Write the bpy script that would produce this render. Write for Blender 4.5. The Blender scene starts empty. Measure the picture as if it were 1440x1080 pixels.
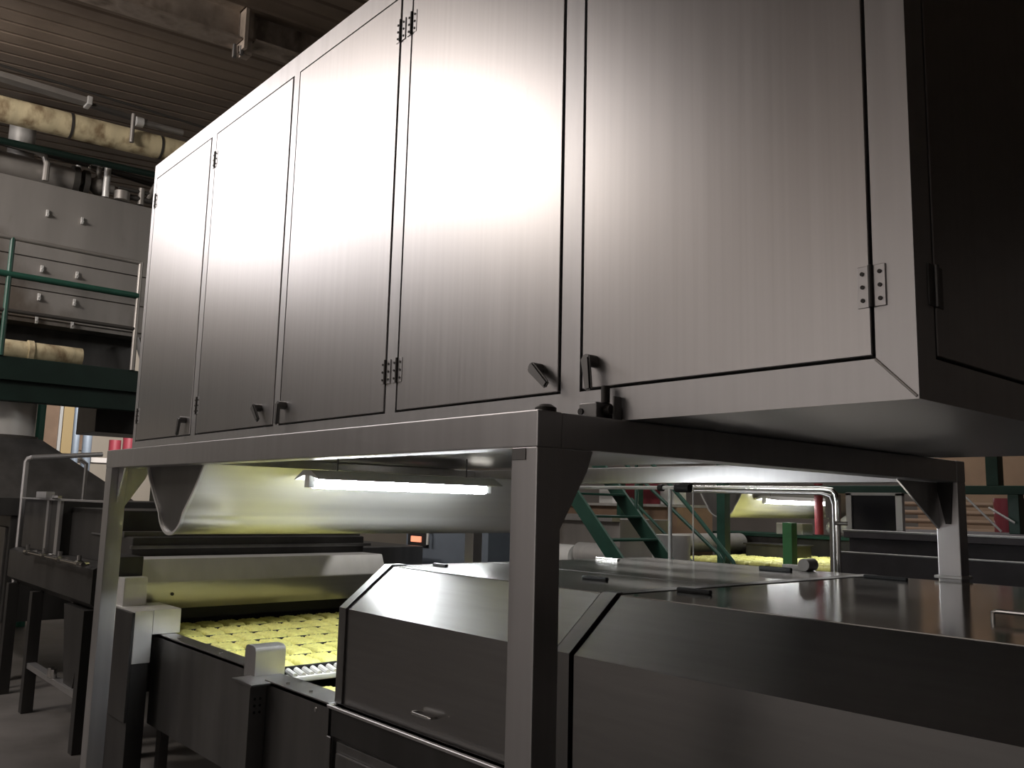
import bpy, bmesh, math, random
from mathutils import Vector, Matrix

C = bpy.context.scene.collection
random.seed(7)

# ------------------------------------------------------------------ camera
YAW, PITCH, ROLL, FPX = math.radians(48.90092), math.radians(7.89940), math.radians(1.42049), 1220.8154
F = Vector((-math.sin(YAW) * math.cos(PITCH), math.cos(YAW) * math.cos(PITCH), math.sin(PITCH)))
R0 = Vector((math.cos(YAW), math.sin(YAW), 0))
U0 = R0.cross(F)
R = R0 * math.cos(ROLL) + U0 * math.sin(ROLL)
U = U0 * math.cos(ROLL) - R0 * math.sin(ROLL)
cam_d = bpy.data.cameras.new('camera')
cam = bpy.data.objects.new('camera', cam_d)
C.objects.link(cam)
cam_d.sensor_fit = 'HORIZONTAL'
cam_d.sensor_width = 36
cam_d.lens = FPX / 1440 * 36
cam_d.clip_start = 0.05
cam_d.clip_end = 200
cam.matrix_world = Matrix(((R.x, U.x, -F.x, 0), (R.y, U.y, -F.y, 0), (R.z, U.z, -F.z, 1.6), (0, 0, 0, 1)))
bpy.context.scene.camera = cam

# ------------------------------------------------------------------ world, lights, exposure
w = bpy.data.worlds.new('world')
bpy.context.scene.world = w
w.use_nodes = True
w.node_tree.nodes['Background'].inputs['Color'].default_value = (1.0, 0.9, 0.82, 1)
w.node_tree.nodes['Background'].inputs['Strength'].default_value = 0.02
vs = bpy.context.scene.view_settings
vs.view_transform = 'Standard'
vs.look = 'None'
vs.exposure = 0.0
vs.gamma = 1
vs.use_curve_mapping = False


def area(name, loc, target, sx, sy, power, col=(1, 1, 1)):
    d = bpy.data.lights.new(name, 'AREA')
    d.shape = 'RECTANGLE'
    d.size, d.size_y = sx, sy
    d.energy = power
    d.color = col
    o = bpy.data.objects.new(name, d)
    C.objects.link(o)
    o.location = loc
    z = (Vector(loc) - Vector(target)).normalized()
    x = Vector((1, 0, 0)) if abs(z.x) < 0.9 else Vector((0, 1, 0))
    y = z.cross(x).normalized()
    x = y.cross(z).normalized()
    o.matrix_world = Matrix(((x.x, y.x, z.x, loc[0]), (x.y, y.y, z.y, loc[1]), (x.z, y.z, z.z, loc[2]), (0, 0, 0, 1)))
    return o


# long row of roof lights over the aisle in front of the cabinet
area('roof_light', (-7.7, -0.75, 5.15), (-6.2, 1.7, 3.2), 5.6, 1.7, 138, (1.0, 0.95, 0.955))
# added unseen fill aimed at the front wall, brightens what the steel reflects
area('front_wall_fill', (-5.0, -4.5, 5.0), (-5.0, -7.9, 2.0), 9.0, 0.4, 420, (1.0, 0.975, 0.965))
# general light over the back hall and the far left bay
area('hall_light', (-8.0, 12.0, 5.0), (-8.0, 11.5, 0.0), 6.0, 1.0, 85, (1.0, 0.95, 0.9))
area('left_hall_light', (-17.0, 5.0, 4.6), (-22.0, 5.4, 2.5), 2.0, 3.0, 330, (1.0, 0.96, 0.92))
area('platform_fill', (-6.5, -2.5, 5.0), (-9.5, 2.0, 5.5), 1.2, 0.3, 190, (1.0, 0.92, 0.84))  # added unseen fill that brightens the ceiling and upper pipes
area('back_pipe_fill', (-4.5, 6.2, 5.2), (-4.5, 5.0, 0.0), 4.0, 0.3, 90, (1.0, 0.97, 0.93))  # added unseen fill that brightens the pipes behind the covers


# ------------------------------------------------------------------ materials
def mat(name, col, rough=0.5, metal=0.0, var=0.0, scale=(3, 3, 3), bump=0.0, bscale=None, aniso=0.0, rvar=0.0, spec=0.5, dirt=None, dirt_scale=1.5, dirt_amt=0.6):
    m = bpy.data.materials.new(name)
    m.use_nodes = True
    nt = m.node_tree
    b = nt.nodes['Principled BSDF']
    b.inputs['Base Color'].default_value = (*col, 1)
    b.inputs['Roughness'].default_value = rough
    b.inputs['Metallic'].default_value = metal
    b.inputs['Specular IOR Level'].default_value = spec
    tc = nt.nodes.new('ShaderNodeTexCoord')

    def noise(sc, detail=4):
        mp = nt.nodes.new('ShaderNodeMapping')
        mp.inputs['Scale'].default_value = sc
        nt.links.new(tc.outputs['Object'], mp.inputs['Vector'])
        n = nt.nodes.new('ShaderNodeTexNoise')
        n.inputs['Scale'].default_value = 1
        n.inputs['Detail'].default_value = detail
        nt.links.new(mp.outputs['Vector'], n.inputs['Vector'])
        return n.outputs['Fac']
    colsock = None
    if var > 0:
        f = noise(scale)
        r = nt.nodes.new('ShaderNodeValToRGB')
        r.color_ramp.elements[0].position = 0.3
        r.color_ramp.elements[1].position = 0.7
        r.color_ramp.elements[0].color = (*[max(0, c * (1 - var)) for c in col], 1)
        r.color_ramp.elements[1].color = (*[min(1, c * (1 + var)) for c in col], 1)
        nt.links.new(f, r.inputs['Fac'])
        colsock = r.outputs['Color']
    if dirt is not None:
        f = noise((dirt_scale, dirt_scale, dirt_scale * 0.5), 6)
        r = nt.nodes.new('ShaderNodeValToRGB')
        r.color_ramp.elements[0].position = 0.48
        r.color_ramp.elements[1].position = 0.66
        r.color_ramp.elements[0].color = (0, 0, 0, 1)
        r.color_ramp.elements[1].color = (dirt_amt,) * 3 + (1,)
        nt.links.new(f, r.inputs['Fac'])
        mx = nt.nodes.new('ShaderNodeMix')
        mx.data_type = 'RGBA'
        nt.links.new(r.outputs['Color'], mx.inputs[0])
        if colsock:
            nt.links.new(colsock, mx.inputs[6])
        else:
            mx.inputs[6].default_value = (*col, 1)
        mx.inputs[7].default_value = (*dirt, 1)
        colsock = mx.outputs[2]
    if colsock:
        nt.links.new(colsock, b.inputs['Base Color'])
    if rvar > 0:
        f = noise(scale if var > 0 else (2, 2, 2))
        r = nt.nodes.new('ShaderNodeMapRange')
        r.inputs['To Min'].default_value = max(0.02, rough - rvar)
        r.inputs['To Max'].default_value = rough + rvar
        nt.links.new(f, r.inputs['Value'])
        nt.links.new(r.outputs['Result'], b.inputs['Roughness'])
    if bump > 0:
        f = noise(bscale or (40, 40, 40))
        bp = nt.nodes.new('ShaderNodeBump')
        bp.inputs['Strength'].default_value = bump
        bp.inputs['Distance'].default_value = 0.004
        nt.links.new(f, bp.inputs['Height'])
        nt.links.new(bp.outputs['Normal'], b.inputs['Normal'])
    if aniso > 0:
        b.inputs['Anisotropic'].default_value = aniso
        t = nt.nodes.new('ShaderNodeTangent')
        t.direction_type = 'RADIAL'
        t.axis = 'Z'
        nt.links.new(t.outputs['Tangent'], b.inputs['Tangent'])
    return m


def emit(name, col, strength):
    m = bpy.data.materials.new(name)
    m.use_nodes = True
    b = m.node_tree.nodes['Principled BSDF']
    b.inputs['Base Color'].default_value = (*col, 1)
    b.inputs['Emission Color'].default_value = (*col, 1)
    b.inputs['Emission Strength'].default_value = strength
    return m


STEEL = mat('brushed_steel', (0.57, 0.555, 0.55), 0.34, 1.0, 0.035, (60, 60, 0.7), 0.0, None, 0.0, 0.03)
STEEL_FRAME = mat('frame_steel', (0.58, 0.57, 0.57), 0.36, 0.88, 0.04, (30, 30, 1), 0.0, None, 0.0, 0.04)
STEEL_GLOSS = mat('glossy_steel', (0.5, 0.485, 0.46), 0.13, 1.0, 0.06, (2, 2, 2), 0.0, None, 0.0, 0.05)
STEEL_DARK = mat('dull_steel', (0.22, 0.215, 0.21), 0.4, 0.95, 0.15, (8, 8, 1), 0.04, (60, 60, 4), 0.0, 0.06)
STEEL_NEAR_BLACK = mat('near_black_steel', (0.06, 0.058, 0.056), 0.42, 0.6, 0.25, (6, 6, 1.5), 0.0)  # near-black steel; on the column foot it stands for shade
STEEL_HOOD = mat('hood_steel', (0.58, 0.57, 0.54), 0.34, 0.85, 0.05, (1, 1, 30), 0.0, None, 0.0, 0.05)
STEEL_WHITE = mat('bright_steel', (0.72, 0.71, 0.69), 0.35, 0.5, 0.06, (10, 10, 2), 0.0)
CHROME = mat('chrome', (0.75, 0.74, 0.72), 0.15, 1.0)
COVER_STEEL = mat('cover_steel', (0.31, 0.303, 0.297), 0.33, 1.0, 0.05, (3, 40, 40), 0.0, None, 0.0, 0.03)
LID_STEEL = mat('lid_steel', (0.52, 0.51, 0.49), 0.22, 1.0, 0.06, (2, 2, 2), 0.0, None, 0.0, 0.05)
DARK_MATT = mat('dark_matt_steel', (0.08, 0.074, 0.08), 0.65, 0.0, 0.2, (4, 4, 4), 0.0, None, 0, 0, 0.25)
GREEN_DARK = mat('dark_green_deck_paint', (0.006, 0.016, 0.012), 0.5, 0.0, 0.2, (4, 4, 4), 0.0, None, 0, 0, 0.3)
BLACK = mat('matt_black', (0.012, 0.012, 0.012), 0.6)  # black parts; also stands for shade in gaps and below the cakes
DARKHOLE = mat('dark_gap', (0.01, 0.01, 0.01), 0.9)
GREEN = mat('green_paint', (0.016, 0.065, 0.045), 0.4, 0.0, 0.2, (5, 5, 5))
GREEN_LIGHT = mat('light_green_paint', (0.05, 0.19, 0.07), 0.45, 0.0, 0.15, (5, 5, 5))
RED = mat('red_paint', (0.2, 0.025, 0.038), 0.45, 0.0, 0.1)
PIPE_LAG = mat('yellowed_pipe_lagging', (0.55, 0.47, 0.3), 0.75, 0.0, 0.2, (2, 6, 2), 0.3, (30, 30, 30), 0, 0, 0.3, (0.16, 0.1, 0.05), 7, 0.85)
PIPE_GREY = mat('grey_pipe', (0.3, 0.28, 0.26), 0.45, 0.6, 0.15, (4, 4, 4))
PIPE_DARK = mat('dark_pipe', (0.06, 0.055, 0.05), 0.5, 0.4)
CEIL = mat('brown_ceiling_sheet', (0.2, 0.155, 0.12), 0.6, 0.0, 0.3, (1.2, 0.35, 1), 0.0, None, 0, 0, 0.4, (0.07, 0.045, 0.03), 0.8, 0.6)
BEAM = mat('stained_beam', (0.34, 0.28, 0.23), 0.7, 0.0, 0.35, (4, 4, 4), 0.0, None, 0, 0, 0.3, (0.07, 0.05, 0.035), 4, 0.8)
FLOOR = mat('concrete_floor', (0.15, 0.14, 0.132), 0.55, 0.0, 0.3, (1.5, 1.5, 1.5), 0.1, (20, 20, 20), 0, 0.1, 0.5, (0.05, 0.045, 0.04), 1.2, 0.7)
WALL = mat('plaster_wall', (0.42, 0.39, 0.37), 0.8, 0.0, 0.12, (0.6, 0.6, 0.6))
WALL_LIGHT = mat('cream_wall', (0.62, 0.55, 0.46), 0.8, 0.0, 0.08, (0.6, 0.6, 0.6))
PANEL_GREY = mat('stained_grey_panel', (0.25, 0.235, 0.22), 0.5, 0.35, 0.15, (3, 3, 0.5), 0.0, None, 0, 0, 0.4, (0.09, 0.068, 0.05), 2.2, 0.8)
NOODLE = mat('yellow_noodle', (0.84, 0.81, 0.26), 0.55, 0.0, 0.12, (45, 45, 45), 0.7, (110, 110, 110))
NOODLE_FAR = NOODLE
BELT = mat('dark_belt_mesh', (0.03, 0.03, 0.028), 0.55, 0.5, 0.3, (60, 60, 60))
WHITE = mat('white_plastic', (0.75, 0.75, 0.73), 0.45)
CLOTH = mat('white_cloth', (0.75, 0.74, 0.72), 0.85)
CREAM = mat('cream_panel', (0.7, 0.52, 0.26), 0.6)
BOARD = mat('brown_board', (0.33, 0.22, 0.15), 0.7, 0, 0.1)
BLUE_GREY = mat('blue_grey_paint', (0.16, 0.19, 0.23), 0.5, 0.2, 0.1)
GLASS_DARK = mat('dark_window_glass', (0.02, 0.02, 0.025), 0.12)
TUBE = emit('lit_tube', (0.93, 0.97, 1.0), 92.0)
TUBE_FAR = emit('far_lit_tube', (0.97, 0.99, 1.0), 30.0)
ORANGE = emit('orange_display', (1.0, 0.35, 0.2), 0.9)


# ------------------------------------------------------------------ mesh helpers
class MB:
    def __init__(self):
        self.bm = bmesh.new()
        self.mi = 0

    def use(self, i):
        self._mark()
        self.mi = i
        return self

    def _mark(self):
        for f in self.bm.faces:
            if not f.tag:
                f.material_index = self.mi
                f.tag = True

    def box(self, x0, y0, z0, x1, y1, z1, bev=0.0, seg=2):
        x0, x1 = min(x0, x1), max(x0, x1)
        y0, y1 = min(y0, y1), max(y0, y1)
        z0, z1 = min(z0, z1), max(z0, z1)
        r = bmesh.ops.create_cube(self.bm, size=1)
        vs_ = r['verts']
        for v in vs_:
            v.co = Vector(((x0 + x1) / 2 + v.co.x * (x1 - x0), (y0 + y1) / 2 + v.co.y * (y1 - y0), (z0 + z1) / 2 + v.co.z * (z1 - z0)))
        if bev > 0:
            es = list({e for v in vs_ for e in v.link_edges})
            bmesh.ops.bevel(self.bm, geom=es, offset=min(bev, 0.45 * min(x1 - x0, y1 - y0, z1 - z0)), segments=seg, profile=0.5, affect='EDGES')
        return self

    def cyl(self, p, q, r, seg=16, r2=None, caps=True):
        p, q = Vector(p), Vector(q)
        d = q - p
        g = bmesh.ops.create_cone(self.bm, cap_ends=caps, segments=seg, radius1=r, radius2=r if r2 is None else r2, depth=d.length)
        rot = Vector((0, 0, 1)).rotation_difference(d.normalized()).to_matrix().to_4x4()
        bmesh.ops.transform(self.bm, matrix=Matrix.Translation((p + q) / 2) @ rot, verts=g['verts'])
        return self

    def sph(self, c, r, seg=12):
        g = bmesh.ops.create_uvsphere(self.bm, u_segments=seg, v_segments=max(6, seg // 2), radius=r)
        bmesh.ops.translate(self.bm, vec=Vector(c), verts=g['verts'])
        return self

    def tube(self, pts, r, seg=12):
        """one swept round tube through the points (rings at the mitres)"""
        pts = [Vector(p) for p in pts]
        rings = []
        n = len(pts)
        ref = None
        for i, p in enumerate(pts):
            if i == 0:
                t = (pts[1] - p).normalized()
            elif i == n - 1:
                t = (p - pts[i - 1]).normalized()
            else:
                t = ((p - pts[i - 1]).normalized() + (pts[i + 1] - p).normalized()).normalized()
            if ref is None:
                ref = t.orthogonal().normalized()
            a = (ref - t * ref.dot(t)).normalized()
            ref = a
            b = t.cross(a)
            k = 1.0
            if 0 < i < n - 1:
                c = (p - pts[i - 1]).normalized().dot(t)
                k = 1 / max(0.6, c)
            rings.append([self.bm.verts.new(p + (a * math.cos(2 * math.pi * j / seg) + b * math.sin(2 * math.pi * j / seg)) * r * (k if 0 else 1)) for j in range(seg)])
        for i in range(n - 1):
            for j in range(seg):
                self.bm.faces.new((rings[i][j], rings[i][(j + 1) % seg], rings[i + 1][(j + 1) % seg], rings[i + 1][j]))
        self.bm.faces.new(list(reversed(rings[0])))
        self.bm.faces.new(rings[-1])
        return self

    def prism(self, prof, axis, a, b):
        """closed profile (list of 2D points) extruded from a to b along axis 'x' (prof = y,z) 'y' (x,z) or 'z' (x,y)"""
        def P(u, v, t):
            return {'x': (t, u, v), 'y': (u, t, v), 'z': (u, v, t)}[axis]
        va = [self.bm.verts.new(P(u, v, a)) for u, v in prof]
        vb = [self.bm.verts.new(P(u, v, b)) for u, v in prof]
        n = len(prof)
        self.bm.faces.new(va)
        self.bm.faces.new(list(reversed(vb)))
        for i in range(n):
            self.bm.faces.new((va[i], vb[i], vb[(i + 1) % n], va[(i + 1) % n]))
        return self

    def sheet(self, prof, axis, a, b, th=0.002):
        """open profile given a thickness and extruded"""
        out, inn = [], []
        n = len(prof)
        for i, (u, v) in enumerate(prof):
            p0 = prof[max(0, i - 1)]
            p1 = prof[min(n - 1, i + 1)]
            dx, dy = p1[0] - p0[0], p1[1] - p0[1]
            l = math.hypot(dx, dy) or 1
            nx, ny = -dy / l, dx / l
            out.append((u, v))
            inn.append((u + nx * th, v + ny * th))
        return self.prism(out + inn[::-1], axis, a, b)


ORIGIN = {}


def obj(name, mb, material, parent=None, label=None, angle=35):
    me = bpy.data.meshes.new(name)
    mb._mark()
    bmesh.ops.recalc_face_normals(mb.bm, faces=mb.bm.faces[:])
    o = bpy.data.objects.new(name, me)
    if parent is not None:
        off = ORIGIN[parent.name]
    else:
        zs = [v.co for v in mb.bm.verts]
        lo = [min(c[i] for c in zs) for i in range(3)]
        hi = [max(c[i] for c in zs) for i in range(3)]
        off = Vector(((lo[0] + hi[0]) / 2, (lo[1] + hi[1]) / 2, lo[2]))
    for v in mb.bm.verts:
        v.co -= off
    mb.bm.to_mesh(me)
    mb.bm.free()
    for m_ in (material if isinstance(material, tuple) else (material,)):
        me.materials.append(m_)
    for p in me.polygons:
        p.use_smooth = True
    me.set_sharp_from_angle(angle=math.radians(angle))
    C.objects.link(o)
    wn = o.modifiers.new('normals', 'WEIGHTED_NORMAL')
    wn.keep_sharp = True
    if parent is not None:
        o.parent = parent
    else:
        o.location = off
    ORIGIN[o.name] = off
    if label:
        o['label'] = label
    return o


def thing(name, loc, label, cat, group=None):
    o = bpy.data.objects.new(name, None)
    o.empty_display_size = 0.1
    C.objects.link(o)
    o.location = loc
    ORIGIN[o.name] = Vector(loc)
    o['label'] = label
    o['category'] = cat
    if group:
        o['group'] = group
    return o


def tag(o, label, cat, group=None):
    o['label'] = label
    o['category'] = cat
    if group:
        o['group'] = group
    return o


def struct(o):
    o['kind'] = 'structure'
    return o


# ------------------------------------------------------------------ room shell
struct(obj('floor', MB().box(-24, -8, -0.2, 9, 20, 0), FLOOR))
mb = MB()
SL = 0.075


def cz(y):
    return 5.84 + SL * (y - 2.8)


# ribbed roof sheeting, ribs running across the lines
xs, x = [], -24.0
prof = []
while x < 9:
    prof += [(x, 0), (x + 0.17, 0), (x + 0.185, 0.03), (x + 0.205, 0.03)]
    x += 0.22
top = [(9, 0.25), (-24, 0.25)]
prof2 = prof + [(9.0, 0.0)] + top
mb.prism(prof2, 'y', -8, 20)
for v in mb.bm.verts:
    v.co.z += cz(v.co.y)
struct(obj('ceiling', mb, CEIL, angle=20))
struct(obj('wall_left', MB().box(-24.2, -8, 0, -24, 20, 8), WALL_LIGHT))
struct(obj('wall_back', MB().box(-24, 20, 0, 9, 20.2, 8), WALL))
struct(obj('wall_front', MB().box(-24, -8.2, 0, 9, -8, 5.2), WALL))
struct(obj('wall_right', MB().box(9, -8, 0, 9.2, 20, 8), WALL))

# roof beam with its bolted end bracket
t = thing('ceiling_beam', (-7.0, 1.8, 5.5), 'stained steel roof beam crossing the brown ribbed ceiling', 'beam')
mb = MB().box(-7.12, -2.0, 0, -6.9, 2.82, 0.02).box(-7.015, -2.0, 0.02, -6.995, 2.82, 0.30).box(-7.12, -2.0, 0.30, -6.9, 2.82, 0.32)
for v in mb.bm.verts:
    v.co.z += 5.535 + 0.06 * (v.co.y - 2.8)
obj('web', mb, BEAM, t)
mb = MB().box(-7.13, 2.83, 5.46, -6.88, 2.86, 5.83).box(-7.05, 2.86, 5.44, -6.94, 2.93, 5.84)
obj('end_plate', mb, BEAM, t)
mb = MB().box(-7.12, 2.94, 0, -6.9, 7.5, 0.02).box(-7.015, 2.94, 0.02, -6.995, 7.5, 0.28)
for v in mb.bm.verts:
    v.co.z += 5.56 + 0.06 * (v.co.y - 2.8)
obj('web', mb, BEAM, t)
obj('bolt', MB().cyl((-7.0, 2.8, 5.4), (-7.0, 2.8, 5.52), 0.02, 8), STEEL_DARK, t)
obj('bolt', MB().cyl((-6.95, 2.84, 5.42), (-6.95, 2.84, 5.5), 0.018, 8), STEEL_DARK, t)

# ------------------------------------------------------------------ upper steel cabinet
cab = thing('steel_cabinet', (-3.05, 2.6, 1.822), 'long brushed steel cabinet with five tall doors on top of the support frame', 'cabinet')
X0, X1, Y0, Y1, Z0, Z1 = -5.362, -0.741, 1.7, 3.55, 1.824, 3.625
doors = [(-5.304, -4.473), (-4.397, -3.532), (-3.464, -2.646), (-2.564, -1.746), (-1.654, -0.832)]
DZ0, DZ1 = 1.919, 3.527
mb = MB()
mb.box(X0 + 0.02, Y0 + 0.02, Z0 + 0.001, X1 - 0.02, Y1, Z1 - 0.001)
# front frame: rails and stiles standing 20 mm proud of the recessed carcass
obj('body', mb, STEEL, cab)
obj('gap_shade_sheet', MB().box(X0 + 0.03, Y0 + 0.0185, DZ0 - 0.03, X1 - 0.03, Y0 + 0.03, DZ1 + 0.03), BLACK, cab)  # added black sheet standing for shade in the front door gaps
obj('side_gap_shade_sheet', MB().box(X1 - 0.03, 1.76, DZ0 - 0.03, X1 - 0.0185, 3.48, DZ1 + 0.03), BLACK, cab)  # same added shade sheet behind the side door gap
mb = MB()
G = 0.007
mb.box(X0, Y0, Z0, X1, Y0 + 0.0205, DZ0 - G)
mb.box(X0, Y0, DZ1 + G, X1, Y0 + 0.0205, Z1)
edges = [X0] + [v for d in doors for v in d] + [X1]
for i in range(0, len(edges), 2):
    a, b = edges[i], edges[i + 1]
    mb.box(a + (G if i > 0 else 0), Y0, DZ0 - G, b - (G * 1.6 if i < len(edges) - 2 else 0), Y0 + 0.0205, DZ1 + G)
# side frame on the right end
SD = [(1.79, 3.45)]
mb.box(X1 - 0.0205, Y0 + 0.0205, Z0, X1, Y1, DZ0 - G)
mb.box(X1 - 0.0205, Y0 + 0.0205, DZ1 + G, X1, Y1, Z1)
mb.box(X1 - 0.0205, Y0 + 0.0205, DZ0 - G, X1, 1.79 - G, DZ1 + G)
mb.box(X1 - 0.0205, 3.45 + G, DZ0 - G, X1, Y1, DZ1 + G)
obj('door_frame', mb, STEEL_FRAME, cab)
obj('weld_seam', MB().tube([(X1 - 0.004, Y0 - 0.0005, Z0 + 0.005), (X1 - 0.085, Y0 - 0.0005, DZ0 - 0.008)], 0.003, 8), STEEL_WHITE, cab)


def add_hinge(xc, zc, parent, leaf=0.03, h=0.088):
    """butt hinge on the front face: two leaves, knuckle and six dark screws"""
    mb = MB().box(xc - leaf, Y0 - 0.004, zc - h / 2, xc + leaf, Y0 + 0.001, zc + h / 2, 0.001, 1)
    mb.use(1).cyl((xc, Y0 - 0.006, zc - h / 2), (xc, Y0 - 0.006, zc + h / 2), 0.0055, 10)
    for sx in (-1, 1):
        for dz in (-0.32, 0, 0.32):
            mb.cyl((xc + sx * leaf * 0.62, Y0 - 0.0065, zc + dz * h), (xc + sx * leaf * 0.62, Y0 - 0.001, zc + dz * h), 0.0045, 8)
    obj('hinge', mb, (STEEL_FRAME, PIPE_DARK), parent)


def lever(x, z, ang, parent, ln=0.085):
    """swing handle: round boss and a flat lever hanging at an angle"""
    mb = MB().cyl((x, Y0 - 0.036, z), (x, Y0, z), 0.017, 16)
    d = Vector((math.sin(ang), 0, -math.cos(ang)))
    n = Vector((math.cos(ang), 0, math.sin(ang)))
    mb2 = MB()
    r = bmesh.ops.create_cube(mb2.bm, size=1)
    c0 = Vector((x, Y0 - 0.036, z)) + d * (ln / 2 - 0.01)
    for v in r['verts']:
        co = v.co.copy()
        wdt = 0.034 if co.z > 0 else 0.024
        v.co = c0 + n * (co.x * wdt) + Vector((0, 1, 0)) * (co.y * 0.014) - d * (co.z * ln)
    bmesh.ops.bevel(mb2.bm, geom=mb2.bm.edges[:], offset=0.005, segments=2, affect='EDGES')
    tmp = bpy.data.meshes.new('tmp')
    mb2.bm.to_mesh(tmp)
    mb.bm.from_mesh(tmp)
    bpy.data.meshes.remove(tmp)
    obj('handle', mb, STEEL_DARK, parent)


for i, (a, b) in enumerate(doors):
    mb = MB().box(a, Y0 - 0.002, DZ0, b - (0.003 if i < 4 else 0), Y0 + 0.018, DZ1, 0.002, 1)
    dr = obj('door', mb, STEEL, cab)
    ORIGIN[dr.name] = ORIGIN[cab.name]
    hx = {0: a + 0.002, 1: a - 0.004, 2: b + 0.004, 3: a - 0.004, 4: b + 0.004}[i]
    for hz in (2.063, 3.385):
        add_hinge(hx, hz, dr)
    hp = {0: (-4.54, 1.996, -0.25), 1: (-3.66, 2.0, 0.75), 2: (-3.42, 1.995, -0.05), 3: (-1.822, 1.99, 0.85), 4: (-1.608, 1.99, 0.15)}[i]
    lever(hp[0], hp[1], hp[2], dr, 0.095)
sdoor = obj('side_door', MB().box(X1 - 0.018, 1.79, DZ0, X1 + 0.002, 3.45, DZ1, 0.002, 1), STEEL, cab)
ORIGIN[sdoor.name] = ORIGIN[cab.name]
obj('hinge', MB().box(X1, 1.757, 2.02, X1 + 0.004, 1.823, 2.108, 0.001, 1).cyl((X1 + 0.006, 1.787, 2.02), (X1 + 0.006, 1.787, 2.108), 0.006, 10), STEEL_DARK, sdoor)

# ------------------------------------------------------------------ support frame
fr = thing('support_frame', (-3.1, 2.55, 0), 'square tube steel frame with corner gussets carrying the cabinet', 'frame')
BZ0, BZ1 = 1.734, 1.823
LX0, LX1, RX0, RX1 = -4.715, -4.622, -1.574, -1.481
FY0, FY1, BY0, BY1 = 1.375, 1.456, 3.72, 3.80
BV = 0.005
obj('beam', MB().box(LX0, FY0, BZ0, RX1, FY1, BZ1, BV), STEEL_FRAME, fr)
obj('beam', MB().box(LX0, BY0, BZ0, RX1, BY1, BZ1, BV), STEEL_FRAME, fr)
obj('beam', MB().box(LX0 + 0.001, FY1, BZ0 + 0.001, LX1, BY0, BZ1 - 0.001, BV), STEEL_FRAME, fr)
obj('beam', MB().box(RX0, FY1, BZ0 + 0.001, RX1 - 0.001, BY0, BZ1 - 0.001, BV), STEEL_FRAME, fr)
for (a, b) in ((RX0, RX1), (LX0, LX1)):
    for (c, d) in ((FY0, FY1), (BY0, BY1)):
        obj('leg', MB().box(a, c + 0.001, 0.0, b - 0.001, d, BZ0 + 0.002, BV), STEEL_FRAME, fr)


def gusset(pts, axis, a, b, m=None):
    obj('gusset', MB().prism(pts, axis, a, b), m or STEEL_FRAME, fr)


for (a, b) in ((RX0, RX1), (LX0, LX1)):
    gusset([(FY1, BZ0), (FY1 + 0.11, BZ0), (FY1 + 0.09, BZ0 - 0.05), (FY1, BZ0 - 0.19)], 'x', b - 0.012, b - 0.004)
    gusset([(BY0, BZ0), (BY0 - 0.36, BZ0), (BY0, BZ0 - 0.19)], 'x', a + 0.004, a + 0.012)
gusset([(LX1, BZ0), (LX1 + 0.09, BZ0), (LX1, BZ0 - 0.17)], 'y', FY0 + 0.035, FY0 + 0.043)
gusset([(RX0, BZ0), (RX0 - 0.012, BZ0), (RX0, BZ0 - 0.02)], 'y', FY0 + 0.035, FY0 + 0.043)
gusset([(RX0 + 0.005, BZ0), (RX0 + 0.075, BZ0), (RX0 + 0.06, BZ0 - 0.17), (RX0 + 0.04, BZ0 - 0.17)], 'y', BY0 - 0.006, BY0 - 0.001, STEEL_NEAR_BLACK)
obj('weld_plate', MB().box(-1.57, 1.374, 1.705, -1.52, 1.377, 1.733, 0.001, 1), STEEL_DARK, fr)
obj('foot_flange', MB().box(-1.585, 3.705, 1.345, -1.475, 3.812, 1.357, 0.002, 1), STEEL_WHITE, fr)

o = obj('end_cap', MB().cyl((-1.508, 1.425, 1.823), (-1.508, 1.425, 1.832), 0.026, 24).cyl((-1.508, 1.425, 1.832), (-1.508, 1.425, 1.84), 0.026, 24, 0.014), PIPE_DARK)
tag(o, 'small round dark cap on the front corner of the support frame', 'cap')

t = thing('clamp_bracket', (-1.56, 1.66, 1.823), 'small steel clamp with a bolt holding the cabinet down on the frame', 'clamp')
obj('block', MB().box(-1.6, 1.63, 1.823, -1.535, 1.695, 1.87, 0.006), STEEL_DARK, t)
obj('plate', MB().box(-1.515, 1.668, 1.823, -1.507, 1.697, 1.885, 0.002, 1), STEEL_DARK, t)
obj('bolt', MB().cyl((-1.535, 1.665, 1.85), (-1.515, 1.665, 1.85), 0.012, 12), PIPE_DARK, t)
obj('bolt', MB().cyl((-1.59, 1.626, 1.846), (-1.59, 1.632, 1.846), 0.009, 10), PIPE_DARK, t)
obj('bolt', MB().cyl((-1.545, 1.675, 1.87), (-1.545, 1.675, 1.915), 0.012, 12), PIPE_DARK, t)

# ------------------------------------------------------------------ U shaped air hood under the frame
def u_profile(cx, zt, zb, hw, r=0.14, n=12):
    """U with flared straight sides; list from the left rim round the bottom to the right rim"""
    k = 7
    half = []
    # right half from bottom centre: arc then straight flare
    amax = math.radians(72)
    for i in range(n + 1):
        a = amax * i / n
        half.append((r * math.sin(a) * 1.15, zb + r * (1 - math.cos(a))))
    x1, z1 = half[-1]
    for i in range(1, k + 1):
        s = i / k
        half.append((x1 + (hw - x1) * s + 0.012 * math.sin(math.pi * s), z1 + (zt - z1) * s))
    L = [(cx - x, z) for x, z in reversed(half)]
    Rr = [(cx + x, z) for x, z in half[1:]]
    return L + Rr


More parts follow.
